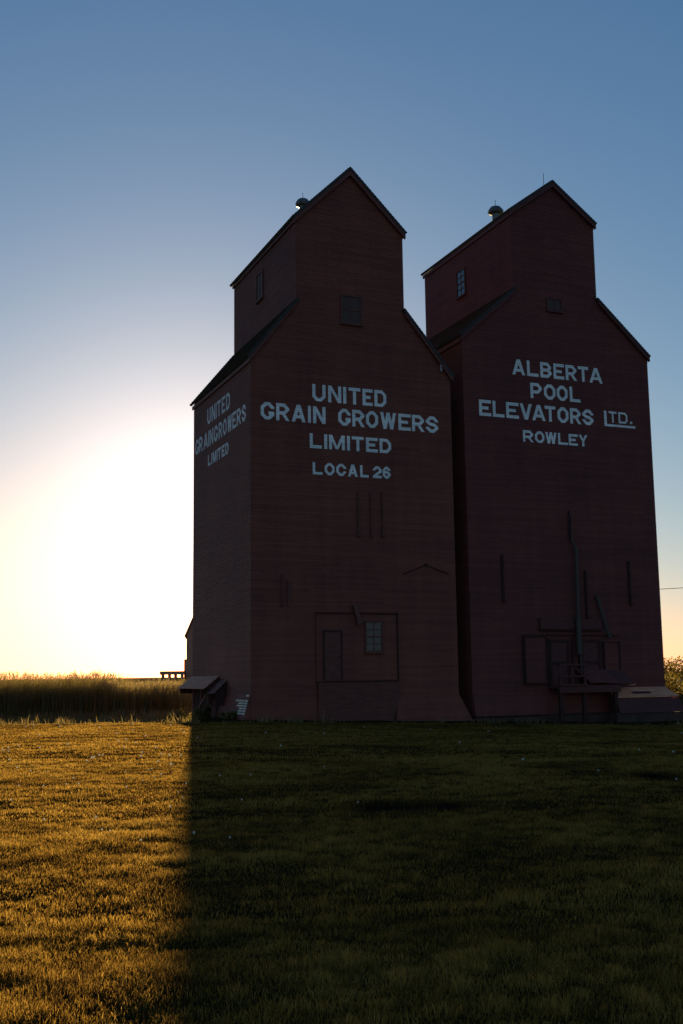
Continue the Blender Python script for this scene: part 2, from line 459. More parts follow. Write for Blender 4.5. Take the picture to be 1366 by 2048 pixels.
def glyph(ch, x0, x1, z0, z1, t):
    l, r, b_, T = x0 + t / 2, x1 - t / 2, z0 + t / 2, z1 - t / 2
    w = x1 - x0; mid = (z0 + z1) / 2; cx = (x0 + x1) / 2; c = min(t * 1.05, w * 0.27)
    S = stroke
    if ch == 'I': return S([(cx, z0), (cx, z1)], min(t, w))
    if ch == 'L': return S([(l, z1), (l, z0)], t) + S([(x0, b_), (x1, b_)], t)
    if ch == 'l': return S([(l, z1), (l, z0)], t) + S([(x0, z0 + .05), (x1, z0 + .05)], .10)
    if ch == 'T': return S([(x0, T), (x1, T)], t) + S([(cx, z0), (cx, z1)], t)
    if ch == 'E': return S([(l, z1), (l, z0)], t) + S([(x0, b_), (x1, b_)], t) + S([(x0, T), (x1, T)], t) + S([(x0, mid), (x1 - w * .22, mid)], t * .95)
    if ch == 'U': return S([(l, z1), (l, b_ + c), (l + c, b_), (r - c, b_), (r, b_ + c), (r, z1)], t)
    if ch == 'O': return S([(l, b_ + c), (l + c, b_), (r - c, b_), (r, b_ + c), (r, T - c), (r - c, T), (l + c, T), (l, T - c)], t, True)
    if ch == 'D': return S([(l, b_), (r - c, b_), (r, b_ + c), (r, T - c), (r - c, T), (l, T)], t, True)
    if ch == 'C': return S([(r, T - c * 1.25), (r, T - c), (r - c, T), (l + c, T), (l, T - c), (l, b_ + c), (l + c, b_), (r - c, b_), (r, b_ + c), (r, b_ + c * 1.25)], t)
    if ch == 'G': return S([(r, T - c * 1.35), (r, T - c), (r - c, T), (l + c, T), (l, T - c), (l, b_ + c), (l + c, b_), (r - c, b_), (r, b_ + c), (r, mid - .02)], t) + S([(cx + w * .08, mid - t * .62), (x1, mid - t * .62)], t)
    if ch == 'P': return S([(l, z1), (l, z0)], t) + S([(l, T), (r - c, T), (r, T - c), (r, mid + c * .6), (r - c, mid - c * .4), (l, mid - c * .4)], t)
    if ch == 'R': return S([(l, z1), (l, z0)], t) + S([(l, T), (r - c, T), (r, T - c), (r, mid + c * .75), (r - c, mid - c * .25), (l, mid - c * .25)], t) + \
        [[(cx - t * .45, mid - c * .3), (cx + t * .6, mid - c * .3), (x1 + .02, z0), (x1 - t * 1.02, z0)]]
    if ch == 'B': return S([(l, z1), (l, z0)], t) + S([(l, T), (r - c, T), (r - .02, T - c), (r - .02, mid + c * .7), (r - c, mid), (l, mid)], t) + \
        S([(l, mid), (r - c, mid), (r, mid - c * .7), (r, b_ + c), (r - c, b_), (l, b_)], t)
    if ch == 'N': return S([(l, z1), (l, z0)], t) + S([(r, z1), (r, z0)], t) + [[(x0, z1), (x0 + t * 1.05, z1), (x1, z0), (x1 - t * 1.05, z0)]]
    if ch == 'M': return S([(l, z1), (l, z0)], t) + S([(r, z1), (r, z0)], t) + \
        [[(x0, z1), (x0 + t * 1.05, z1), (cx + t * .45, z0 + .02), (cx - t * .45, z0 + .02)], [(x1 - t * 1.05, z1), (x1, z1), (cx + t * .45, z0 + .02), (cx - t * .45, z0 + .02)]]
    if ch == 'A': 
        k = t * .62
        return [[(x0, z0), (x0 + t * 1.05, z0), (cx + k, z1), (cx - k, z1)], [(x1 - t * 1.05, z0), (x1, z0), (cx + k, z1), (cx - k, z1)]] + \
            S([(x0 + w * .2, z0 + (z1 - z0) * .3), (x1 - w * .2, z0 + (z1 - z0) * .3)], t * .9)
    if ch == 'V':
        k = t * .62
        return [[(x0, z1), (x0 + t * 1.05, z1), (cx + k, z0), (cx - k, z0)], [(x1 - t * 1.05, z1), (x1, z1), (cx + k, z0), (cx - k, z0)]]
    if ch == 'W':
        q1, q2, k = x0 + w * .29, x1 - w * .29, t * .52
        o = []
        for a, e in ((x0 + k, q1), (cx, q1), (cx, q2), (x1 - k, q2)):
            o.append([(a - k, z1), (a + k, z1), (e + k, z0), (e - k, z0)])
        return o
    if ch == 'Y': return [[(x0, z1), (x0 + t * 1.15, z1), (cx + t * .5, mid - .02), (cx - t * .5, mid - .02)], [(x1 - t * 1.15, z1), (x1, z1), (cx + t * .5, mid - .02), (cx - t * .5, mid - .02)]] + S([(cx, z0), (cx, mid)], t)
    if ch == 'S': return S([(r, T - c * 1.2), (r, T - c), (r - c, T), (l + c, T), (l, T - c), (l, mid + c * .8), (l + c, mid + .01), (r - c, mid - .01), (r, mid - c * .8), (r, b_ + c), (r - c, b_), (l + c, b_), (l, b_ + c), (l, b_ + c * 1.2)], t)
    if ch == '2': return S([(l, T - c * 1.2), (l, T - c), (l + c, T), (r - c, T), (r, T - c), (r, mid + c * .3), (l + t * .15, b_ + .03)], t) + S([(x0, b_), (x1, b_)], t)
    if ch == '6': return S([(r, T - c * 1.1), (r, T - c), (r - c, T), (l + c, T), (l, T - c), (l, b_ + c), (l + c, b_), (r - c, b_), (r, b_ + c), (r, mid - c * .6), (r - c, mid + c * .2), (l, mid + c * .2)], t)
    if ch == '.': return S([(cx, z0), (cx, z1)], x1 - x0)

def letter_line(root, fn, spec, t, label, neg=False):
    # one part per painted word; each word starts where the label's next word does
    z0, z1, ls = spec
    words = [w for w in label.split() if w.upper() == w]
    tail = label.split(words[-1], 1)[1]
    k = 0
    for wd in words:
        mb = MB()
        for ch, a, c in ls[k:k + len(wd)]:
            if neg: a, c = -a, -c
            clad(mb, glyph(ch, a, c, z0, z1, t), fn, extra=0.003, lip=False)
        k += len(wd)
        mb.build('lettering', M['paint'], root, label='white painted word ' + wd + tail)

# ------------------------------------------------------------------ building parts
def window(root, fn, x0, x1, z0, z1, cols, rows, frame_mat, glass, fw=0.07, out=0.06, sash=True, label=None):
    """sash window on a wall: frame > pane, glazing_bar, sill"""
    mb = MB()
    for a, b_, c, d in ((x0 - fw, x0, z0 - fw, z1 + fw), (x1, x1 + fw, z0 - fw, z1 + fw), (x0, x1, z1, z1 + fw), (x0, x1, z0 - fw, z0)):
        mb.prism([(a, c), (b_, c), (b_, d), (a, d)], fn, 0.0, out)
    fr = mb.build('window', frame_mat, root, label=label)
    mb = MB(); mb.prism([(x0, z0), (x1, z0), (x1, z1), (x0, z1)], fn, 0.004, 0.022)
    mb.build('pane', glass, fr)
    mb = MB(); bw = 0.018
    for i in range(1, cols):
        x = x0 + (x1 - x0) * i / cols
        mb.prism([(x - bw, z0), (x + bw, z0), (x + bw, z1), (x - bw, z1)], fn, 0.023, 0.038)
    for j in range(1, rows):
        z = z0 + (z1 - z0) * j / rows
        k = bw * (1.8 if sash and j * 2 == rows else 1)
        mb.prism([(x0, z - k), (x1, z - k), (x1, z + k), (x0, z + k)], fn, 0.0235, 0.041)
    if cols > 1 or rows > 1: mb.build('glazing_bar', frame_mat, fr)
    mb = MB(); mb.prism([(x0 - fw - .03, z0 - fw - .05), (x1 + fw + .03, z0 - fw - .05), (x1 + fw + .03, z0 - fw), (x0 - fw - .03, z0 - fw)], fn, 0.0, out + .05)
    mb.build('sill', frame_mat, fr)
    return fr

def vent(root, x, y, z, s, rodh, k):
    mb = MB()
    mb.lathe([(0.17 * s, -0.5), (0.17 * s, 0.42 * s), (0.18 * s, 0.46 * s), (0.27 * s * k, 0.52 * s), (0.30 * s * k, 0.60 * s), (0.25 * s * k, 0.71 * s), (0.19 * s * k, 0.80 * s), (0.13 * k * s, .83 * s), (0.015, 0.85 * s)], (x, y, z), 10)
    v = mb.build('roof_vent', M['cowl'], root, smooth=False)
    mb = MB(); mb.tube([(x, y, z + 0.83 * s), (x, y, z + 0.83 * s + rodh)], 0.013, 6)
    mb.build('lightning_rod', M['iron'], v)

def roof_pair(root, name, prof_l, prof_r, th, v0, v1, mat, teeth=0.16, side=('l', 'r')):
    """two sloping slabs; each profile is (u_low,z_low,u_high,z_high) of the top surface"""
    mb = MB()
    for p in (prof_l, prof_r):
        if p is None: continue
        u0, z0, u1, z1 = p
        d = math.hypot(u1 - u0, z1 - z0)
        n = max(2, int(d / teeth))
        nrm = (-(z1 - z0) / d, (u1 - u0) / d)
        if nrm[1] < 0: nrm = (-nrm[0], -nrm[1])
        pts = []
        for k in range(n):      # shingle courses, butts a little proud
            a, c = k / n, (k + 1) / n
            for q, h in ((a, 0.022), (c, 0.002)):
                pts.append((u0 + (u1 - u0) * q + nrm[0] * h, z0 + (z1 - z0) * q + nrm[1] * h))
        pts += [(u1 - nrm[0] * th, z1 - nrm[1] * th), (u0 - nrm[0] * th, z0 - nrm[1] * th)]
        if v1 is None: continue
        mb.prism(pts, lambda a, c, y: (a, y, c), v0, v1)
    return mb.build(name, mat, root)

def rake_boards(root, mat, segs, v0, v1, drop=0.2, th=0.03, name='rake_board'):
    for u0, z0, u1, z1 in segs:
        mb = MB()
        mb.prism([(u0, z0), (u1, z1), (u1, z1 - drop), (u0, z0 - drop)], lambda a, c, y: (a, y, c), v0, v1)
        mb.build(name, mat, root)

def elevator(root, mat, W, D, E, rs, a, b_, cb, ca, slope, zbot):
    m_ = (a + b_) / 2
    F = lambda u, z, o: (u, -o, z)
    Bk = lambda u, z, o: (u, D + o, z)
    Lf = lambda s, z, o: (-o, s, z)
    Rt = lambda s, z, o: (W + o, s, z)
    outline = [(0, zbot), (W, zbot), (W, E), (b_, rs), (b_, cb), (m_, ca), (a, cb), (a, rs), (0, E)]
    # cut the outline into convex-friendly bands for the clad engine (single polygon is fine)
    mb = MB()
    clad(mb, [outline], F, ends=True)
    clad(mb, [outline], Bk, ends=True)
    clad(mb, [[(0, zbot), (D, zbot), (D, E), (0, E)]], Lf, ends=True)
    clad(mb, [[(0, zbot), (D, zbot), (D, E), (0, E)]], Rt, ends=True)
    mb.build('wall', mat, root)
    mb = MB()
    clad(mb, [[(0, rs - .5), (D, rs - .5), (D, cb), (0, cb)]], lambda s, z, o: (a - o, s, z), ends=True)
    clad(mb, [[(0, rs - .5), (D, rs - .5), (D, cb), (0, cb)]], lambda s, z, o: (b_ + o, s, z), ends=True)
    mb.build('cupola', mat, root)

TH = 1.173584
RZ = math.pi / 2 - TH
# ================================================================== UNITED GRAIN GROWERS elevator
UG = empty('grain_elevator', (-3.4932, 42.1475, 0.0), RZ)
tag(UG, 'dark red wooden grain elevator lettered UNITED GRAIN GROWERS LIMITED LOCAL 26', 'grain elevator', 'grain elevators')
W, D = 8.84, 8.41
ua, ub, um = 1.932, 6.743, 4.3375
F = lambda u, z, o: (u, -o, z)
Lf = lambda s, z, o: (-o, s, z)
Ln = lambda s, z, o: (-o, -s, z)
elevator(UG, M['siding_a'], W, D, 14.10, 16.62, ua, ub, 20.12, 22.46, 0.965, -0.27)
roof_pair(UG, 'roof', (-0.17, 14.10, ua + .02, 16.71), (W + 0.17, 14.10, ub - .02, 16.80), 0.10, -0.16, D + 0.2, M['roof'])
cr_ = roof_pair(UG, 'cupola_roof', (ua - 0.17, 20.13, um, 22.66), (ub + 0.17, 20.13, um, 22.66), 0.10, -0.17, D + 0.22, M['roof'])
mb = MB(); mb.prism([(um - .16, 22.55), (um, 22.715), (um + .16, 22.55), (um, 22.66)], lambda a, c, y: (a, y, c), 0.1, D + 0.1); mb.build('ridge_cap', M['roof'], cr_)
rake_boards(UG, M['trim_a'], [(-0.10, 14.02, ua - .03, 16.60), (W + 0.10, 14.02, ub + .03, 16.66)], -0.145, -0.03, 0.2)
rake_boards(UG, M['trim_a'], [(ua - .10, 20.06, um, 22.50), (ub + .10, 20.06, um, 22.50)], -0.155, -0.03, 0.2)
for x0_, x1_, zz in ((-0.075, -0.02, (13.84, 14.0)), (W + .02, W + .075, (13.84, 14.0)), (ua - 0.075, ua - .02, (19.93, 20.08)), (ub + .02, ub + .075, (19.93, 20.08))):
    mb = MB(); mb.box(x0_, x1_, 0.05, D + .1, *zz); mb.build('frieze_board', M['trim_a'], UG)
vent(UG, um, 5.45, 22.71, 1.05, 0.3, 1.15)

letter_line(UG, F, (12.490, 13.190, [('U', 2.584, 3.156), ('N', 3.269, 3.841), ('I', 3.917, 4.069), ('T', 4.166, 4.687), ('E', 4.783, 5.232), ('D', 5.316, 5.853)]), .135, 'white painted word UNITED on the gable front')
letter_line(UG, F, (11.580, 12.275, [('G', 0.407, 0.968), ('R', 1.049, 1.596), ('A', 1.697, 2.286), ('I', 2.391, 2.515), ('N', 2.609, 3.144), ('G', 3.696, 4.24), ('R', 4.313, 4.847), ('O', 4.92, 5.462), ('W', 5.561, 6.279), ('E', 6.38, 6.951), ('R', 7.007, 7.566), ('S', 7.652, 8.226)]), .135, 'white painted words GRAIN GROWERS on the gable front')
letter_line(UG, F, (10.565, 11.167, [('L', 2.455, 2.975), ('I', 3.071, 3.209), ('M', 3.283, 3.969), ('I', 4.061, 4.197), ('T', 4.28, 4.803), ('E', 4.901, 5.425), ('D', 5.505, 6.028)]), .13, 'white painted word LIMITED on the gable front')
letter_line(UG, F, (9.508, 10.001, [('L', 2.571, 2.992), ('O', 3.082, 3.506), ('C', 3.583, 4.007), ('A', 4.087, 4.517), ('L', 4.622, 5.0), ('2', 5.18, 5.581), ('6', 5.624, 5.981)]), .105, 'white painted words LOCAL 26 on the gable front')
letter_line(UG, Ln, (12.625, 13.331, [('U', 6.138, 5.603), ('N', 5.454, 4.902), ('I', 4.817, 4.671), ('T', 4.573, 4.069), ('E', 3.913, 3.407), ('D', 3.27, 2.727)]), .135, 'white painted word UNITED on the side wall', True)
letter_line(UG, Ln, (11.624, 12.327, [('G', 8.105, 7.532), ('R', 7.456, 6.897), ('A', 6.74, 6.042), ('I', 5.978, 5.83), ('N', 5.74, 5.183), ('G', 5.06, 4.495), ('R', 4.352, 3.817), ('O', 3.714, 3.192), ('W', 3.056, 2.457), ('E', 2.387, 1.864), ('R', 1.769, 1.226), ('S', 1.101, 0.573)]), .135, 'white painted words GRAIN GROWERS on the side wall', True)
letter_line(UG, Ln, (10.748, 11.249, [('L', 5.996, 5.577), ('I', 5.467, 5.325), ('M', 5.24, 4.735), ('I', 4.655, 4.53), ('T', 4.463, 4.022), ('E', 3.897, 3.445), ('D', 3.358, 2.916)]), .115, 'white painted word LIMITED on the side wall', True)

window(UG, F, 3.93, 4.74, 15.92, 17.03, 2, 2, M['trim_a'], M['grimy'], label='dark gable window below the cupola')
window(UG, lambda s, z, o: (ua - o, s, z), 4.15, 4.93, 18.15, 19.3, 2, 2, M['trim_a'], M['grimy'], label='dark window in the cupola side')

# old office front: smooth panel with a door and a dusty window, boxed skirt below
mb = MB()
clad(mb, [[(2.66, 1.42), (6.06, 1.42), (6.06, 3.98), (2.66, 3.98)]], lambda u, z, o: (u, -o - 0.055, z), ends=True)
mb.box(2.62, 6.10, -0.054, -0.02, 1.40, 4.0)
pn = mb.build('front_panel', M['siding_a'], UG)
mb = MB(); mb.box(2.60, 6.13, -0.12, -0.021, 4.002, 4.06); mb.box(6.085, 6.13, -0.11, -0.021, 1.40, 3.998); mb.box(2.60, 6.12, -0.115, -0.021, 1.34, 1.398)
mb.build('shadow_gap_trim', M['gap'], pn)  # panel trim coloured dark to paint the shadow gaps round its edges
Fp = lambda u, z, o: (u, -o - 0.07, z)
mb = MB()
for q in ((2.90, 2.96, 1.44, 3.36), (3.64, 3.70, 1.44, 3.36), (2.96, 3.64, 3.29, 3.36)):
    mb.prism([(q[0], q[2]), (q[1], q[2]), (q[1], q[3]), (q[0], q[3])], Fp, 0, 0.045)
fr = mb.build('door_frame', M['gap'], UG)
mb = MB(); mb.prism([(2.96, 1.44), (3.64, 1.44), (3.64, 3.29), (2.96, 3.29)], Fp, 0.002, 0.028)
for z in (1.6, 2.2, 2.75): mb.prism([(3.05, z), (3.55, z), (3.55, z + .4), (3.05, z + .4)], Fp, 0.029, 0.036)
dr = mb.build('door', M['trim_a'], UG)
mb = MB(); mb.lathe([(0.03, 0), (0.03, 0.05)], (3.58, -0.13, 2.3), 8); mb.build('handle', M['iron'], dr)
window(UG, Fp, 4.74, 5.39, 2.55, 3.66, 2, 4, M['trim_a'], M['dusty'], fw=0.06, label='dusty grey window beside the lower door')
mb = MB()   # skirt leaning in below the panel
mb.prism([(2.68, 1.33), (6.09, 1.33), (6.12, 0.8), (5.88, -0.25), (2.68, -0.25)], lambda u, z, o: (u, -o - 0.10 * max(0.0, min(1, (z + .3) / 1.1)), z), 0.02, 0.05)
mb.build('boarded_base', M['trim_a'], UG)
# short chute over the panel
mb = MB(); mb.beam((4.25, -0.10, 4.36), (4.42, -0.22, 3.56), 0.17, 0.12, (0, 1, 0)); mb.build('grain_spout', M['trim_a'], UG)
# stiffening rods and struts on the face
for u, z0, z1 in ((4.5, 7.15, 8.88), (5.055, 7.13, 8.9), (5.565, 7.15, 8.93), (1.25, 4.3, 5.5)):
    mb = MB(); mb.box(u - .035, u + .035, -0.085, -0.012, z0, z1); mb.box(u - .07, u + .07, -0.10, -0.012, z0 - .06, z0 - .002)
    mb.build('wall_batten', M['trim_a'], UG)
mb = MB(); mb.box(1.46, 1.56, -0.07, -0.012, 4.28, 5.28); mb.build('wall_batten', M['trim_a'], UG)
mb = MB(); mb.tube([(6.43, -0.04, 5.63), (7.0, -0.07, 5.84), (7.45, -0.09, 6.02)], 0.018, 6); mb.tube([(7.46, -0.09, 6.02), (8.0, -0.06, 5.83), (8.53, -0.04, 5.68)], 0.018, 6); mb.lathe([(.04, -.05), (.05, 0), (.04, .05)], (7.46, -.09, 6.03), 8)
mb.build('wire_span', M['iron'], UG)
for k in range(4):
    mb = MB(); z = 14.27 + k * 0.088 - 0.02 * (k == 3)
    mb.lathe([(.03, -.03), (.045, -.02), (.05, .0), (.045, .02), (.03, .03)], (8.40, -0.085, z), 10)
    mb.build('insulator', M['porcelain'], UG, smooth=True)
# flared skirts at the base
def skirt(root, mat, s0, s1, ztop, zb, flare, fn, w0=0.0, w1=0.0, name='base_skirt'):
    mb = MB()
    n = int((ztop - zb) / BOARD)
    for k in range(n):
        za, zb_ = ztop - (k + 1) * (ztop - zb) / n, ztop - k * (ztop - zb) / n
        fa, fb = (k + 1) / n, k / n
        oa, ob = flare * fa + 0.034, flare * fb + 0.02
        A, B_ = (s0 - w0 * fa, s1 + w1 * fa), (s0 - w0 * fb, s1 + w1 * fb)
        mb.quad(fn(A[0], za, oa), fn(A[1], za, oa), fn(B_[1], zb_, ob), fn(B_[0], zb_, ob))
        mb.quad(fn(A[0], za, oa - .016), fn(A[1], za, oa - .016), fn(A[1], za, oa), fn(A[0], za, oa))
    for e, w in ((s0, -w0), (s1, w1)):
        mb.add([fn(e, ztop, 0), fn(e, ztop, .02), fn(e + w, zb, flare + .034), fn(e, zb, 0)], [(0, 1, 2, 3)])
    return mb.build(name, mat, root)
skirt(UG, M['siding_a'], 6.14, W, 0.80, -0.27, 0.20, F, 0.24, 0.42)
skirt(UG, M['siding_a'], 0.0, D, 0.80, -0.27, 0.42, lambda s, z, o: (W + o, s, z), 0.34, 0.1)
sk = skirt(UG, M['siding_a'], 0.02, 3.75, 0.95, -0.02, 0.26, Lf, 0, 0.0)
mb = MB()   # flecks of old white paint left on the skirt boards
for k, (s0, s1) in enumerate(((0.06, .42), (None, None), (0.06, 1.6), (0.06, 1.15), (0.06, 1.3), (0.06, .95), (0.06, 1.0), (0.06, 1.05))):
    if s0 is None: continue
    zt = 0.94 - k * 0.0955
    for q0, q1 in ((s0, min(s1, .48)), (.53, s1)):
        if q1 - q0 < .1: continue
        fa, fb = (0.95 - zt + .075) / .97, (0.95 - zt + .012) / .97
        mb.quad(Lf(q0, zt - .075, .26 * fa + .045), Lf(q1, zt - .075, .26 * fa + .045), Lf(q1, zt - .012, .26 * fb + .036), Lf(q0, zt - .012, .26 * fb + .036))
mb.build('paint_patch', M['old_paint'], sk)
mb = MB()
for z, w_ in ((13.76, .16), (13.66, .07), (13.58, .11), (13.49, .06), (13.40, .12), (13.31, .05), (13.22, .08)):
    mb.quad(Lf(.03, z, .022), Lf(.03 + w_, z, .022), Lf(.03 + w_, z + .06, .02), Lf(.03, z + .06, .02))
mb.build('paint_patch', M['old_wood'], UG)
# hoods over the old pit openings on the side wall
def hood(s0, s1, zt, zb, out, mat, cheek):
    mb = MB()
    n = 5
    for k in range(n):
        fa, fb = k / n, (k + 1) / n
        mb.prism([(0.03 + out * fa, zt - (zt - zb) * fa), (0.03 + out * fb + .035, zt - (zt - zb) * fb + .012), (0.03 + out * fb + .035, zt - (zt - zb) * fb - .03), (0.03 + out * fa, zt - (zt - zb) * fa - .035)],
                 lambda a, c, s: (-a, s, c), s0, s1)
    hd = mb.build('pit_hood', mat, UG)
    for s in (s0 + .04, s1 - .04):
        mb = MB()
        mb.prism([(0.02, zt - .05), (out, zb - .06), (out * .9, zb - cheek), (0.02, zb - cheek)], lambda a, c, q: (-a, q, c), s - .02, s + .02)
        mb.build('cheek', M['gap'], hd)
hood(4.12, 8.35, 1.66, 1.16, 0.62, M['hood_wood'], 0.25)
hood(3.02, 4.02, 1.46, 0.98, 0.50, M['trim_a'], 0.5)
mb = MB(); mb.box(-0.05, -0.019, 3.1, 8.2, -0.7, 1.2); mb.build('pit_opening', M['gap'], UG)  # flat dark panel, its colour stands for the shade inside the hole
for s in (4.3, 5.4, 6.6):
    mb = MB(); mb.beam((-0.42, s, -0.9), (-0.42, s, 1.25), 0.09, 0.09); mb.build('hood_post', M['trim_a'], UG)
mb = MB(); mb.box(0.06, W - .06, 0.06, D - .06, -0.9, -0.1); mb.build('foundation', M['concrete'], UG)

# ================================================================== ALBERTA POOL elevator
AP = empty('grain_elevator', (5.2576, 45.8181, 0.0), RZ)
tag(AP, 'dark maroon wooden grain elevator lettered ALBERTA POOL ELEVATORS LTD. ROWLEY', 'grain elevator', 'grain elevators')
W2, D2 = 9.694, 8.405
pa, pb, pm = 2.656, 7.04, 4.848
elevator(AP, M['siding_b'], W2, D2, 15.95, 18.36, pa, pb, 21.94, 23.56, 0.745, -0.117)
roof_pair(AP, 'roof', (-0.13, 16.01, pa + .02, 18.45), (W2 + 0.12, 15.99, pb - .02, 18.47), 0.10, -0.16, D2 + 0.2, M['roof'])
cr_ = roof_pair(AP, 'cupola_roof', (pa - 0.13, 22.03, pm, 23.76), (pb + 0.14, 22.03, pm, 23.76), 0.10, -0.17, D2 + 0.22, M['roof'])
mb = MB(); mb.prism([(pm - .2, 23.66), (pm, 23.86), (pm + .2, 23.66), (pm, 23.76)], lambda a, c, y: (a, y, c), 4.2, D2 + 0.05); mb.build('ridge_cap', M['roof'], cr_)
rake_boards(AP, M['trim_b'], [(-0.08, 15.93, pa - .03, 18.33), (W2 + 0.07, 15.93, pb + .03, 18.37)], -0.145, -0.03, 0.2)
rake_boards(AP, M['trim_b'], [(pa - .08, 21.96, pm, 23.64), (pb + .08, 21.96, pm, 23.64)], -0.155, -0.03, 0.2)
for x0_, x1_, zz in ((-0.075, -0.02, (15.70, 15.88)), (W2 + .02, W2 + .075, (15.70, 15.88)), (pa - 0.075, pa - .02, (21.76, 21.93)), (pb + .02, pb + .075, (21.76, 21.93))):
    mb = MB(); mb.box(x0_, x1_, 0.05, D2 + .1, *zz); mb.build('frieze_board', M['trim_b'], AP)
vent(AP, pm, 4.85, 23.63, 1.08, 0.36, 1.25)
mb = MB(); mb.tube([(pm, 0.55, 23.72), (pm, 0.55, 24.38)], 0.013, 6); mb.build('lightning_rod', M['iron'], AP)

letter_line(AP, F, (14.468, 15.168, [('A', 2.441, 3.095), ('L', 3.197, 3.778), ('B', 3.879, 4.466), ('E', 4.563, 5.12), ('R', 5.199, 5.78), ('T', 5.852, 6.402), ('A', 6.453, 7.165)]), .14, 'white painted word ALBERTA')
letter_line(AP, F, (13.493, 14.181, [('P', 3.329, 3.918), ('O', 4.026, 4.616), ('O', 4.686, 5.254), ('L', 5.364, 5.927)]), .14, 'white painted word POOL')
letter_line(AP, F, (12.498, 13.203, [('E', 0.727, 1.317), ('L', 1.398, 1.968), ('E', 2.062, 2.693), ('V', 2.756, 3.366), ('A', 3.366, 4.051), ('T', 4.023, 4.578), ('O', 4.677, 5.248), ('R', 5.334, 5.898), ('S', 5.977, 6.574)]), .14, 'white painted word ELEVATORS')
mb = MB()
for ch, x0, x1, z0, z1, t in (('l', 7.149, 8.832, 12.526, 13.232, .14), ('T', 7.409, 7.833, 12.71, 13.222, .09), ('D', 7.934, 8.423, 12.71, 13.222, .09), ('.', 8.55, 8.68, 12.723, 12.825, .1)):
    clad(mb, glyph(ch, x0, x1, z0, z1, t), F, extra=0.003, lip=False)
mb.build('lettering', M['paint'], AP, label='white painted LTD. with its underline')
letter_line(AP, F, (11.506, 12.021, [('R', 2.863, 3.386), ('O', 3.47, 3.946), ('W', 4.0, 4.576), ('L', 4.654, 5.166), ('E', 5.207, 5.676), ('Y', 5.734, 6.199)]), .11, 'white painted word ROWLEY')
window(AP, F, 4.40, 5.09, 17.63, 18.13, 2, 1, M['trim_b'], M['grimy'], label='small dark vent window in the gable')
window(AP, lambda s, z, o: (pa - o, s, z), 4.24, 4.98, 19.6, 20.82, 2, 4, M['trim_b'], M['glass'], fw=.06, label='sash window catching the sky in the cupola side')
for u, z0, z1 in ((1.585, 4.62, 6.54), (8.04, 4.56, 6.44), (5.725, 3.97, 5.98)):
    mb = MB(); mb.box(u - .045, u + .045, -0.10, -0.012, z0, z1); mb.box(u - .04, u + .12, -0.11, -0.012, z0 - .07, z0 - .002)
    mb.build('wall_batten', M['gap'], AP)
# loading spout down the face, its hook and a loose pipe
mb = MB(); mb.tube([(5.02, -.03, 8.56), (4.99, -.14, 8.3), (5.0, -.10, 7.8), (4.97, -.16, 7.3)], [.035, .04, .05, .05], 8); mb.build('spout_hook', M['iron'], AP)
mb = MB(); mb.tube([(4.99, -.12, 7.34), (5.12, -.16, 7.12), (5.21, -.18, 6.9)], 0.05, 8); mb.tube([(5.21, -.2, 6.95), (5.15, -.22, 4.26), (5.12, -.24, 3.9)], 0.075, 10); mb.tube([(5.12, -.24, 4.0), (5.10, -.28, 2.35)], 0.115, 12); mb.tube([(5.14, -.28, 2.4), (5.16, -.3, 1.45)], 0.045, 8)
mb.build('loading_spout', M['steel'], AP)
mb = MB(); mb.tube([(6.22, -.10, 4.90), (6.70, -.2, 3.17)], 0.07, 10); mb.tube([(6.70, -.2, 3.18), (6.73, -.21, 3.08)], 0.085, 10); mb.build('loose_pipe', M['steel'], AP)
# boarded panels, lintel and doors over the dock
def panel(u0, u1, z0, z1, d, name='boarded_panel', mat=None, trim=True, siding=True):
    mb = MB()
    mb.box(u0, u1, -d, -0.019, z0, z1)
    if siding: clad(mb, [[(u0, z0), (u1, z0), (u1, z1), (u0, z1)]], lambda u, z, o: (u, -o - d, z))
    p = mb.build(name, mat or M['siding_b'], AP)
    if trim:
        mb = MB()
        for q in ((u0 - .06, u0, z0 - .06, z1 + .06), (u1, u1 + .06, z0 - .06, z1 + .06), (u0, u1, z1, z1 + .06), (u0, u1, z0 - .06, z0)):
            mb.box(q[0], q[1], -d - .05, -0.019, q[2], q[3])
        mb.build('panel_trim', M['gap'], p)
    return p
panel(2.50, 3.50, 1.20, 3.08, 0.12)
panel(6.52, 7.27, 1.62, 2.86, 0.06)
mb = MB(); mb.box(3.30, 6.40, -0.14, -0.019, 3.44, 3.86); mb.box(3.28, 3.33, -0.17, -0.019, 3.40, 3.90); mb.build('lintel', M['trim_b'], AP)
mb = MB(); mb.box(3.28, 6.42, -0.16, -0.019, 3.37, 3.42); mb.build('lintel_ledge', M['gap'], AP)
for u0, u1 in ((3.72, 4.74), (5.30, 6.34)):
    mb = MB(); mb.box(u0, u1, -0.05, -0.019, 1.0, 3.0)
    dr = mb.build('sliding_door', M['trim_b'], AP)
    mb = MB()
    for q in ((u0, u0 + .12, 1.0, 3.0), (u1 - .12, u1, 1.0, 3.0), (u0 + .12, u1 - .12, 2.88, 3.0), (u0 + .12, u1 - .12, 1.95, 2.07)):
        mb.box(q[0], q[1], -0.085, -0.051, q[2], q[3])
    mb.build('door_rail', M['gap'], dr)
mb = MB(); mb.box(3.62, 3.68, -.1, -.019, 0.9, 3.05); mb.box(4.86, 4.94, -.12, -.019, 0.95, 3.05); mb.box(5.2, 5.25, -.12, -.019, 0.95, 3.05); mb.box(2.44, 7.35, -.09, -.019, 3.16, 3.2)
mb.build('door_track', M['gap'], AP)
mb = MB(); mb.box(0.06, W2 - .06, 0.06, D2 - .06, -1.1, -0.08); mb.box(-.10, W2 + .10, -0.14, 0.0, -1.1, -0.20); mb.build('foundation', M['concrete'], AP)
skirt(AP, M['siding_b'], 0.02, 3.48, 0.68, -0.12, 0.16, F, 0, 0)

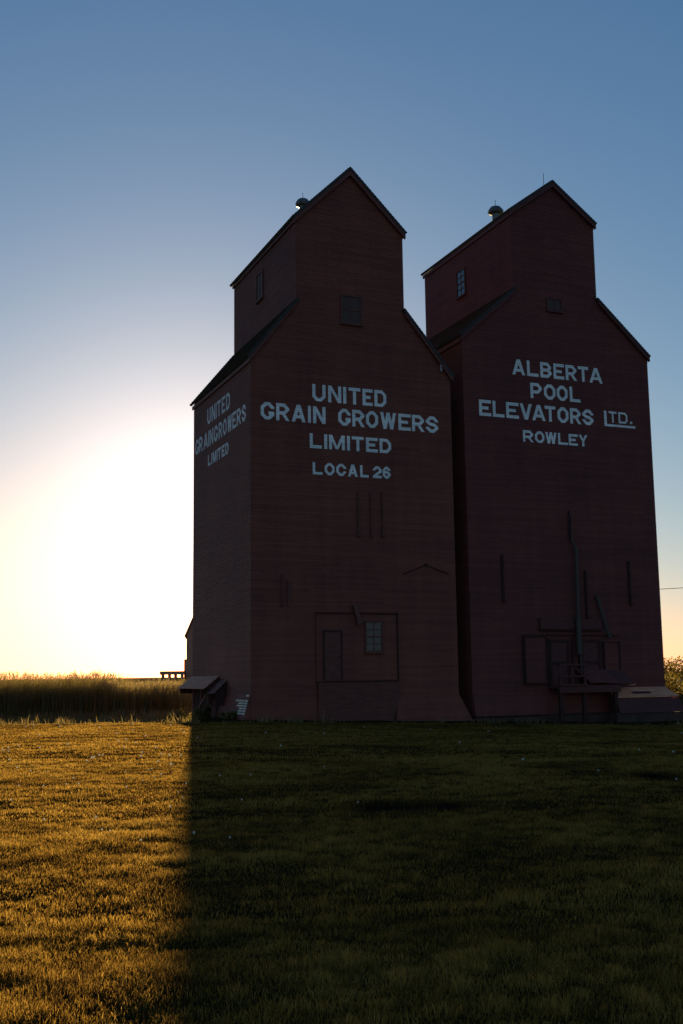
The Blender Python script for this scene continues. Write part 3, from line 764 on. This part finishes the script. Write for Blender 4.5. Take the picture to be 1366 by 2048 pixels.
# loading dock with an open lattice front, standing against the wall
DK = empty('loading_dock', AP.matrix_basis @ Vector((5.2, -0.5, -0.4)), RZ)
tag(DK, 'raised dark red timber loading dock with square open cribs and a slanted plank hood', 'loading dock')
def dk(x, y, z): return (x - 5.2, y + 0.5, z + 0.4)
mb = MB(); mb.box(3.66, 6.70, -0.78, -0.13, 0.94, 1.06, dk); mb.build('dock_floor', M['trim_b'], DK)
mb = MB()
for u in (3.70, 4.30, 4.92): mb.box(u - .05, u + .05, -0.86, -0.79, 1.07, 1.95, dk)
for z in (1.09, 1.45, 1.93): mb.box(3.66, 5.0, -0.92, -0.865, z - .035, z + .035, dk)
mb.build('dock_rail', M['trim_b'], DK)
mb = MB(); mb.box(3.66, 6.72, -0.84, -0.79, 0.76, 1.04, dk); mb.build('dock_fascia', M['trim_b'], DK)
for u in (3.8, 4.95, 6.55):
    mb = MB(); mb.box(u - .08, u + .08, -0.74, -0.58, -0.42, 0.93, dk); mb.build('dock_post', M['gap'], DK)
for u0, u1, w_ in ((4.98, 5.82, 0), (5.84, 6.40, .03), (6.42, 6.90, .05), (6.92, 7.25, .08)):
    mb = MB()
    p = [dk(u0, -0.14, 1.74 - w_ * .6), dk(u1, -0.14, 1.74 - w_ * .6), dk(u1 + .28, -0.74, 1.20 - w_), dk(u0 + .28, -0.74, 1.20 - w_)]
    q = [(a[0], a[1], a[2] - .04) for a in p]
    mb.add(p + q, [(0, 1, 2, 3), (7, 6, 5, 4), (0, 4, 5, 1), (1, 5, 6, 2), (2, 6, 7, 3), (3, 7, 4, 0)])
    mb.build('hood_plank', M['siding_b'] if w_ < .04 else M['trim_b'], DK)
mb = MB(); mb.box(7.32, 7.62, -0.66, -0.54, 1.02, 1.12, dk); mb.build('timber_end', M['pale_wood'], DK, label='pale sawn end of a dock timber')

# hopper cover box with a bare plank lid on its concrete pit
HB = empty('hopper_cover', AP.matrix_basis @ Vector((8.2, -0.6, -0.5)), RZ)
tag(HB, 'low boarded box with sloping lid of pale bare planks beside the loading dock', 'hopper cover')
def hb(x, y, z): return (x - 8.2, y + 0.6, z + 0.5)
nP = 4
for k in range(nP):
    fa, fb = k / nP, (k + 1) / nP - .012
    y = lambda f: -0.10 - 0.62 * f
    z = lambda f: 0.94 - 0.40 * f
    mb = MB()
    e0, e1 = 6.54 - .02 * k, 9.62 + .06 * k
    p = [hb(e0, y(fa), z(fa)), hb(e1, y(fa), z(fa)), hb(e1 + .03, y(fb), z(fb)), hb(e0, y(fb), z(fb))]
    q = [(a[0], a[1], a[2] - .045) for a in p]
    mb.add(p + q, [(0, 1, 2, 3), (7, 6, 5, 4), (0, 4, 5, 1), (1, 5, 6, 2), (2, 6, 7, 3), (3, 7, 4, 0)])
    mb.build('lid_plank', M['pale_wood'], HB)
mb = MB()
p = [hb(7.55, -0.10 - .62 * .50, 0.94 - .4 * .50 + .012), hb(8.52, -0.10 - .62 * .50, 0.94 - .4 * .50 + .012), hb(8.52, -0.10 - .62 * .72, 0.94 - .4 * .72 + .012), hb(7.55, -0.10 - .62 * .72, 0.94 - .4 * .72 + .012)]
mb.quad(*p); mb.add([(a[0], a[1], a[2] - .06) for a in p], [(3, 2, 1, 0)]); mb.build('lid_slot', M['gap'], HB)
mb = MB()
for k in range(6):
    za, zb_ = 0.50 - (k + 1) * .105, 0.50 - k * .105
    oa, ob = 0.66 + .04 * (k + 1) + .018, 0.66 + .04 * k
    mb.quad(hb(6.58, -oa, za), hb(9.86 + .03 * k, -oa, za), hb(9.83 + .03 * k, -ob, zb_), hb(6.56, -ob, zb_))
    mb.quad(hb(6.58, -oa, za), hb(9.86 + .03 * k, -oa, za), hb(9.86 + .03 * k, -oa + .02, za), hb(6.58, -oa + .02, za))
for e, s in ((6.6, 0.0), (9.8, .2)):
    mb.add([hb(e, -.12, .86), hb(e, -.66, .5), hb(e + s, -.92, -.13), hb(e + s, -.12, -.13)], [(0, 1, 2, 3)])
mb.build('box_front', M['trim_b'], HB)
mb = MB(); mb.box(6.45, 10.0, -0.86, -0.15, -0.9, -0.14, hb); mb.build('concrete_pit', M['concrete'], HB)

# ================================================================== shed and platform behind the left corner
SZ = 118.0
SH = empty('storage_shed', (-15.3, SZ + 4, 0.0), 0.12)
tag(SH, 'weathered gabled board shed poking out behind the left corner of the UNITED elevator', 'shed')
# local frame: x right, y back, z up; gable towards the lawn
mb = MB()
for k in range(44):   # vertical boards of the gable facing us
    u = -1.85 + k * 0.2
    roofz = lambda q: min(8.75, 6.25 + (q + 1.95) * 2.35, 6.25 + (7.0 - q) * 2.35)
    mb.add([(u - .01, -.02 * (k % 2), -.4), (u + .21, -.02 * (k % 2), -.4), (u + .21, -.02 * (k % 2), roofz(u + .21) - .03), (u - .01, -.02 * (k % 2), roofz(u - .01) - .03)], [(0, 1, 2, 3)])
mb.box(-1.85, 6.9, .03, 9, -.4, 6.2)
mb.build('wall', M['old_wood'], SH)
mb = MB()
mb.prism([(-2.1, 6.1), (-0.95, 8.8), (6.0, 8.8), (7.15, 6.1), (6.95, 6.1), (5.9, 8.6), (-0.85, 8.6), (-1.9, 6.1)], lambda a, c, y: (a, y, c), -.3, 9.3)
mb.build('roof', M['roof'], SH)
mb = MB(); mb.box(-2.12, -1.86, .2, 1.4, -.4, 3.6); mb.build('door_post', M['old_wood'], SH)
LP_ = empty('loading_platform', (-19.0, SZ + 3, 0), 0.12)
tag(LP_, 'narrow timber platform on short legs jutting left of the weathered shed', 'platform')
mb = MB(); mb.box(-0.85, 1.75, -1.2, 1.2, 1.95, 2.32); mb.build('deck', M['old_wood'], LP_)
for u in (-0.55, 0.15, 0.8, 1.5):
    mb = MB(); mb.box(u - .14, u + .14, -1.0, 1.0, -.3, 1.945); mb.build('post', M['old_wood'], LP_)
# overhead wire leaving the right elevator
mb = MB()
p0, p1 = AP.matrix_basis @ Vector((W2 + .02, 0.05, 5.24)), Vector((75, 78, 13.0))
path = []
for k in range(25):
    t = k / 24
    q = p0.lerp(p1, t); q.z -= 1.7 * 4 * t * (1 - t) * .5
    path.append(q)
mb.tube(path, 0.013, 6)
pw_ = mb.build('power_line', M['wire'])
tag(pw_, 'thin overhead wire running off from the right wall of the maroon elevator', 'wire')

# ================================================================== vegetation
def blades(name, px, py, pz, h, w, lean, tint, mat, segs=2):
    """one mesh of many grass blades"""
    n = len(px)
    a = rng.random(n) * 2 * np.pi                     # facing
    la = rng.random(n) * 2 * np.pi                    # lean direction
    dx, dy = np.cos(a) * w / 2, np.sin(a) * w / 2
    lx, ly = np.cos(la) * lean * h, np.sin(la) * lean * h
    V = np.empty((n, 5, 3))
    V[:, 0] = np.stack([px - dx, py - dy, pz - .01], 1)
    V[:, 1] = np.stack([px + dx, py + dy, pz - .01], 1)
    mx_, my_, mz_ = px + lx * .38, py + ly * .38, pz + h * .58
    V[:, 2] = np.stack([mx_ + dx * .8, my_ + dy * .8, mz_], 1)
    V[:, 3] = np.stack([mx_ - dx * .8, my_ - dy * .8, mz_], 1)
    V[:, 4] = np.stack([px + lx, py + ly, pz + h * np.sqrt(np.clip(1 - .5 * lean ** 2, .12, 1))], 1)
    base = (np.arange(n) * 5)[:, None]
    loops = (base + np.array([0, 1, 2, 3, 3, 2, 4])[None]).ravel()
    sizes = np.tile([4, 3], n)
    o = fast_mesh(name, V.reshape(-1, 3), loops, sizes, mat, {'tint': np.repeat(tint, 5)})
    return o

UGi = UG.matrix_basis.inverted(); 
def outside_buildings(x, y, pad=0.0):
    ok = np.ones(len(x), bool)
    for root, w_, d_ in ((UG, W, D), (AP, W2, D2)):
        c, s = math.cos(RZ), math.sin(RZ)
        u = (x - root.location.x) * c + (y - root.location.y) * s
        v = -(x - root.location.x) * s + (y - root.location.y) * c
        ok &= ~((u > -pad) & (u < w_ + pad) & (v > -pad) & (v < d_ + pad))
    return ok

X, Y, H, Wd, Ln_, Ti = [], [], [], [], [], []
def lawn_band(y0, y1, dens, w, hmul, pad):
    hw = lambda y: 0.36 * y + pad
    area = (y1 - y0) * 2 * hw((y0 + y1) / 2)
    n = int(area * dens)
    y = np.sqrt(rng.random(n) * (y1 ** 2 - y0 ** 2) + y0 ** 2)
    x = (rng.random(n) * 2 - 1) * hw(y)
    edge = 40.2 + 5.2 * sstep(-6, 12, x) - 0.6 + 1.1 * sstep(-6, -8, x)
    rd = rutd(x, y)
    keep = (y < edge) & (rd > 0.8) & outside_buildings(x, y, .3)
    x, y, rd = x[keep], y[keep], rd[keep]
    p1 = vnoise(x * .8 + 3, y * 1.1 + 9); p2 = vnoise(x * 2.6 + 80, y * 3.6 + 30); p3 = vnoise(x * 7 + 5, y * 8 + 3)
    thick = 0.5 * p1 + 0.5 * p2
    k2 = rng.random(len(x)) < 0.5 + 1.1 * thick * (.4 + .6 * p3)
    x, y, p1, p2, p3, rd = x[k2], y[k2], p1[k2], p2[k2], p3[k2], rd[k2]
    h = hmul * (0.016 + 0.026 * p2 + 0.042 * np.clip(p3 * (.4 + .6 * p1) - .30, 0, 1) * 1.6) * (.5 + 1.0 * rng.random(len(x)))
    rim = np.clip(1.7 - rd, 0, .9)
    h = h + rim * .10 * rng.random(len(x))
    X.append(x); Y.append(y); H.append(h)
    Wd.append(w * (.6 + .8 * rng.random(len(x))))
    Ln_.append(.15 + 1.15 * rng.random(len(x)))
    Ti.append(np.clip(.38 + .55 * (p1 - .5) + .50 * (p3 - .5) + .75 * (rng.random(len(x)) - .5) - rim * .6 + .3 * (rng.random(len(x)) > .96), 0, 1))
lawn_band(4.0, 7.5, 7000, .0038, 1.0, 3.6)
lawn_band(7.5, 13, 3900, .0050, .95, 3.4)
lawn_band(13, 22, 1900, .0078, .9, 3.5)
lawn_band(22, 46, 700, .0135, .9, 4)
X, Y, H, Wd, Ln_, Ti = map(np.concatenate, (X, Y, H, Wd, Ln_, Ti))
lawn = blades('lawn_grass', X, Y, gz(X, Y), H, Wd, Ln_, Ti, M['lawn'])
tag(lawn, 'mown uneven lawn of short green and straw coloured blades', 'grass', kind='stuff')

# broad clover and plantain leaves among the near grass
n = 3500
y = np.sqrt(rng.random(n) * (14 ** 2 - 4.2 ** 2) + 4.2 ** 2); x = (rng.random(n) * 2 - 1) * (.36 * y + 1.2)
c = vnoise(x * 1.3 + 60, y * 1.6 + 2)
k = (rng.random(n) < np.clip(c * 1.5 - .35, 0.03, 1)) & (rutd(x, y) > 1); x, y = x[k], y[k]; n = len(x)
cl_ = blades('clover_leaves', x, y, gz(x, y) + .012 + .02 * rng.random(n), .010 + .018 * rng.random(n), .007 + .007 * rng.random(n), .5 + .9 * rng.random(n), np.clip(.1 + .45 * rng.random(n), 0, 1), M['lawn'])
tag(cl_, 'small broad clover leaves scattered through the near lawn', 'clover', kind='stuff')

# bare wet hollows in the lawn
v_, f_ = [], []
for a, b_, c, d, h in RUTS:
    o_ = len(v_); nr, na = 6, 28
    for i in range(nr + 1):
        for j in range(na):
            q = j / na * 2 * math.pi; r_ = 1.02 * i / nr * (1 + .10 * math.sin(3 * q + a) + .05 * math.sin(7 * q))
            px0, py0 = a + c * r_ * math.cos(q), b_ + d * r_ * math.sin(q)
            v_.append((px0, py0, float(gz(px0, py0)) + .012))
    for i in range(nr):
        for j in range(na): f_.append((o_ + i * na + j, o_ + i * na + (j + 1) % na, o_ + (i + 1) * na + (j + 1) % na, o_ + (i + 1) * na + j))
mb = MB(); mb.v, mb.f = v_, f_
M['mud'] = plain_mat('dark_mud', (0.022, 0.013, 0.008), 1.0, var=.6, scale=6, bump=.8, spec=0.0)
tag(mb.build('mud_hollows', M['mud'], smooth=True), 'dark bare hollows worn into the shaded lawn', kind='structure')

# tall rank grass left of the elevators
def tall_patch(n, x0, x1, y0, y1, hfun, w, seed_amt):
    x = x0 + (x1 - x0) * rng.random(n); y = y0 + (y1 - y0) * rng.random(n) ** 1.25
    k = outside_buildings(x, y, .5)
    x, y = x[k], y[k]
    h = hfun(x, y) * (.72 + .36 * rng.random(len(x)))
    t = np.clip(.2 + .6 * rng.random(len(x)) * rng.random(len(x)) + .25 * (vnoise(x * .6, y * .6) - .5), 0, .9)
    return x, y, h, w * (.5 + rng.random(len(x))), .08 + .4 * rng.random(len(x)) ** 1.6, t
parts = []
def hf1(x, y):      # bank on the far side of the ditch: high to the left, lower towards the elevators
    top = 1.80 + .34 * (vnoise(x * .33, y * .3) - .5) + .22 * (vnoise(x * .9 + 5, y * .8) - .5) + .16 * (vnoise(x * 2.0, y * 2) - .5) - .46 * sstep(-12.6, -11.6, x)
    return top - gz(x, y)
def hf2(x, y):      # rough growth in the ditch
    return .50 + .35 * (vnoise(x * .9, y * .9) - .5) + .45 * sstep(50, 57, y)
parts.append(tall_patch(70000, -48, -8.2, 56.5, 66, hf1, .030, 0))
parts.append(tall_patch(42000, -34, -6.0, 43.0, 57, hf2, .026, 0))
xs_, ys_, hs_, ws_, ls_, ts_ = [np.concatenate(q) for q in zip(*parts)]
tg = blades('tall_grass', xs_, ys_, gz(xs_, ys_), hs_, ws_, ls_, ts_, M['tallgrass'])
tag(tg, 'dense bank of tall rank grass, dark below and sunlit at the tips', 'tall grass', kind='stuff')
# seed heads: many short flecks around the upper stems
n = 9000
x = -46 + 38 * rng.random(n); y = 56.5 + 7 * rng.random(n) ** 1.3
k = rng.random(n) < np.where(x > -12.8, 1.0, .45)
x, y = x[k], y[k]; n = len(x)
hh = hf1(x, y) * (.93 + .14 * rng.random(n)) - .45 * rng.random(n) * (x > -12.6)
m_ = 7
fx = np.repeat(x, m_) + rng.normal(0, .025, n * m_); fy = np.repeat(y, m_) + rng.normal(0, .025, n * m_)
fz = np.repeat(gz(x, y) + hh, m_) - .24 * rng.random(n * m_)
sh_ = blades('grass_seed_heads', fx, fy, fz, .04 + .06 * rng.random(n * m_), .018 + .016 * rng.random(n * m_), .4 + .6 * rng.random(n * m_), np.clip(.75 + .3 * rng.random(n * m_), 0, 1), M['tallgrass'])
tag(sh_, 'pale feathery seed heads along the top of the tall grass', 'seed heads', kind='stuff')

# weeds along the lawn edge and the foot of the walls
x = -16 + 32 * rng.random(2000)
edge = 40.2 + 5.2 * sstep(-6, 12, x) - .5
y = edge + rng.normal(0, .22, len(x)) + .35
cl = vnoise(x * 1.7, x * .3 + 11)
k = (rng.random(len(x)) < .10 + 1.6 * np.clip(cl - .35, 0, 1) ** 1.5) & outside_buildings(x, y, .25)
x, y, cl = x[k], y[k], cl[k]
px_, py_, hh = [np.repeat(q, 4) for q in (x, y, (.05 + .50 * cl * rng.random(len(x)) ** 2.2))]
px_ = px_ + rng.normal(0, .11, len(px_)); py_ = py_ + rng.normal(0, .08, len(py_))
wd = blades('weeds', px_, py_, gz(px_, py_), hh * (.25 + .85 * rng.random(len(px_))), .010 + .018 * rng.random(len(px_)), .05 + .9 * rng.random(len(px_)), .3 + .7 * rng.random(len(px_)), M['weed'])
tag(wd, 'scattered weeds and grass stalks along the edge of the lawn', 'weeds', kind='stuff')

# bushes
def leaf_cloud(name, centres, n, size, mat, parent, seed):
    r = np.random.default_rng(seed)
    P = []
    for (cx, cy, cz, rx, ry, rz), share in centres:
        k = int(n * share)
        d = r.normal(size=(k, 3)); d /= np.linalg.norm(d, axis=1)[:, None]
        rad = r.random(k) ** .45 * (.78 + .4 * vnoise(d[:, 0] * 2.5 + seed, d[:, 2] * 2.5 + d[:, 1] * 2))
        P.append(d * rad[:, None] * np.array([rx, ry, rz]) + np.array([cx, cy, cz]))
    P = np.concatenate(P); P = P[P[:, 2] > .03]
    k = len(P)
    a = r.normal(size=(k, 3)); a /= np.linalg.norm(a, axis=1)[:, None]
    b2 = np.cross(a, r.normal(size=(k, 3))); b2 /= np.linalg.norm(b2, axis=1)[:, None]
    s = (size * (.6 + .8 * r.random(k)))[:, None]
    V = np.stack([P - a * s, P + b2 * s * .45, P + a * s, P - b2 * s * .45], 1).reshape(-1, 3)
    t = np.repeat(np.clip(r.normal(.5, .25, k), 0, 1), 4)
    o = fast_mesh(name, V, np.arange(4 * k), np.full(k, 4), mat, {'tint': t})
    o.parent = parent
    return o
def bush(x, y, s, hgt, n, label, seed):
    r = random.Random(seed)
    root = empty('bush', (x, y, float(gz(x, y))))
    cs = []
    for k in range(9):
        q = r.random()
        zc = hgt * (.22 + .62 * q)
        sp = s * (1.0 - .45 * q)
        cs.append(((r.uniform(-sp, sp) * .75, r.uniform(-sp, sp) * .75, zc, s * r.uniform(.28, .5), s * r.uniform(.28, .5), hgt * r.uniform(.15, .26)), 1 / 9))
    leaf_cloud('crown', cs, n, .075, M['foliage'], root, seed)
    mb = MB()
    for k in range(6):
        e = cs[k][0]
        mb.tube([(r.uniform(-.12, .12), r.uniform(-.12, .12), -.1), (e[0] * .5, e[1] * .5, e[2] * .5), (e[0], e[1], e[2])], [.05, .035, .012], 6)
    mb.build('stem', M['bark'], root)
    tag(root, label, 'bush')
    return root
bush(18.4, 62, 1.7, 3.0, 3000, 'tall sunlit golden bush beyond the right wall of the maroon elevator', 1)
bush(20.6, 60, 1.8, 3.3, 3300, 'broad bush right of the tall golden one at the photo edge', 2)
bush(16.9, 60, 1.2, 2.2, 1600, 'low bush half hidden behind the right corner of the maroon elevator', 3)
bush(15.6, 52.2, 0.9, 1.15, 4200, 'dark low bush beside the hopper cover at the right edge', 4)

# clutter and rank weeds under the pit hoods
def side_pt(out, s_, z): return UG.matrix_basis @ Vector((-out, s_, z))
for (a0, a1, w_, mk, lab) in (
        ((.55, 3.2, -.05), (.12, 4.4, 1.15), .16, 'trim_a', 'reddish loose plank leaning across the two pit hoods'),
        ((.75, 5.6, -.1), (.20, 5.2, 1.0), .14, 'hood_wood', 'grey loose plank propped under the long pit hood'),
        ((.65, 7.3, -.3), (.65, 4.9, .12), .18, 'old_wood', 'weathered loose plank lying on the ground below the long pit hood')):
    p, q = side_pt(*a0), side_pt(*a1)
    mb = MB(); mb.beam(p - p, q - p, w_, .03)
    o = mb.build('loose_plank', M[mk]); o.location = p
    tag(o, lab, 'plank')
for k, (u_, s_, hgt, n_, lab) in enumerate((
        (-.75, 4.0, .62, 900, 'dark leafy weed clump between the two pit hoods'),
        (-.95, 5.6, .85, 1300, 'leafy weed clump in front of the long pit hood'),
        (-1.0, 7.4, 1.05, 1600, 'tall leafy weed clump at the far end of the long pit hood'),
        (-.45, 1.2, .34, 500, 'low weed clump at the foot of the flared side skirt'))):
    q = UG.matrix_basis @ Vector((u_, s_, 0)); zg = float(gz(q.x, q.y))
    root = empty('weed_clump', (q.x, q.y, zg))
    leaf_cloud('leaves', [((.0, .0, hgt * .35, .30, .30, hgt * .4), .5), ((.2, .1, hgt * .6, .22, .22, hgt * .4), .3), ((-.22, .05, hgt * .5, .2, .2, hgt * .35), .2)], n_, .06, M['weed'], root, 60 + k)
    mb = MB()
    for j in range(7):
        aa = j * 2.4
        mb.tube([(0, 0, -.05), (.1 * math.cos(aa), .1 * math.sin(aa), hgt * .5), (.24 * math.cos(aa), .24 * math.sin(aa), hgt * (.7 + .05 * j))], [.008, .006, .003], 5)
    mb.build('stems', M['bark'], root)
    tag(root, lab, 'weeds')

# dandelion clocks in the lawn
def dandelion(x, y, h, first=[None]):
    if first[0] is None:
        root = empty('dandelion', (0, 0, 0))
        mb = MB(); mb.tube([(0, 0, -.02), (.004, 0, .04), (0, .003, .085)], .0022, 5); st = mb.build('stem', M['bark'], root)
        bm = bmesh.new(); bmesh.ops.create_icosphere(bm, subdivisions=2, radius=.017)
        for v in bm.verts: v.co *= 1 + .18 * (random.random() - .5)
        bmesh.ops.translate(bm, verts=bm.verts, vec=(0, .003, .092))
        me = bpy.data.meshes.new('seed_head'); bm.to_mesh(me); bm.free(); me.materials.append(M['fluff'])
        s = bpy.data.objects.new('seed_head', me); COL.objects.link(s); s.parent = root
        first[0] = root; r = root
    else:
        r = first[0].copy(); COL.objects.link(r)
        for ch in first[0].children:
            c = ch.copy(); COL.objects.link(c); c.parent = r
    r.location = (x, y, float(gz(x, y)) - .02)
    r.rotation_euler = (random.uniform(-.2, .2), random.uniform(-.2, .2), random.uniform(0, 6))
    r.scale = (h, h, h)
    tag(r, 'white dandelion seed head dotted in the lawn', 'dandelion', 'dandelion clocks in the lawn')
cnt = 0
while cnt < 90:
    y = math.exp(random.uniform(math.log(11), math.log(39)))
    x = -0.31 * y + random.random() ** 1.4 * 0.62 * y
    if x > -.13 * y and random.random() < .8: continue
    if y < 16 and random.random() < .6: continue
    dandelion(x, y, random.uniform(.6, .9) + .5 * (y > 20)); cnt += 1
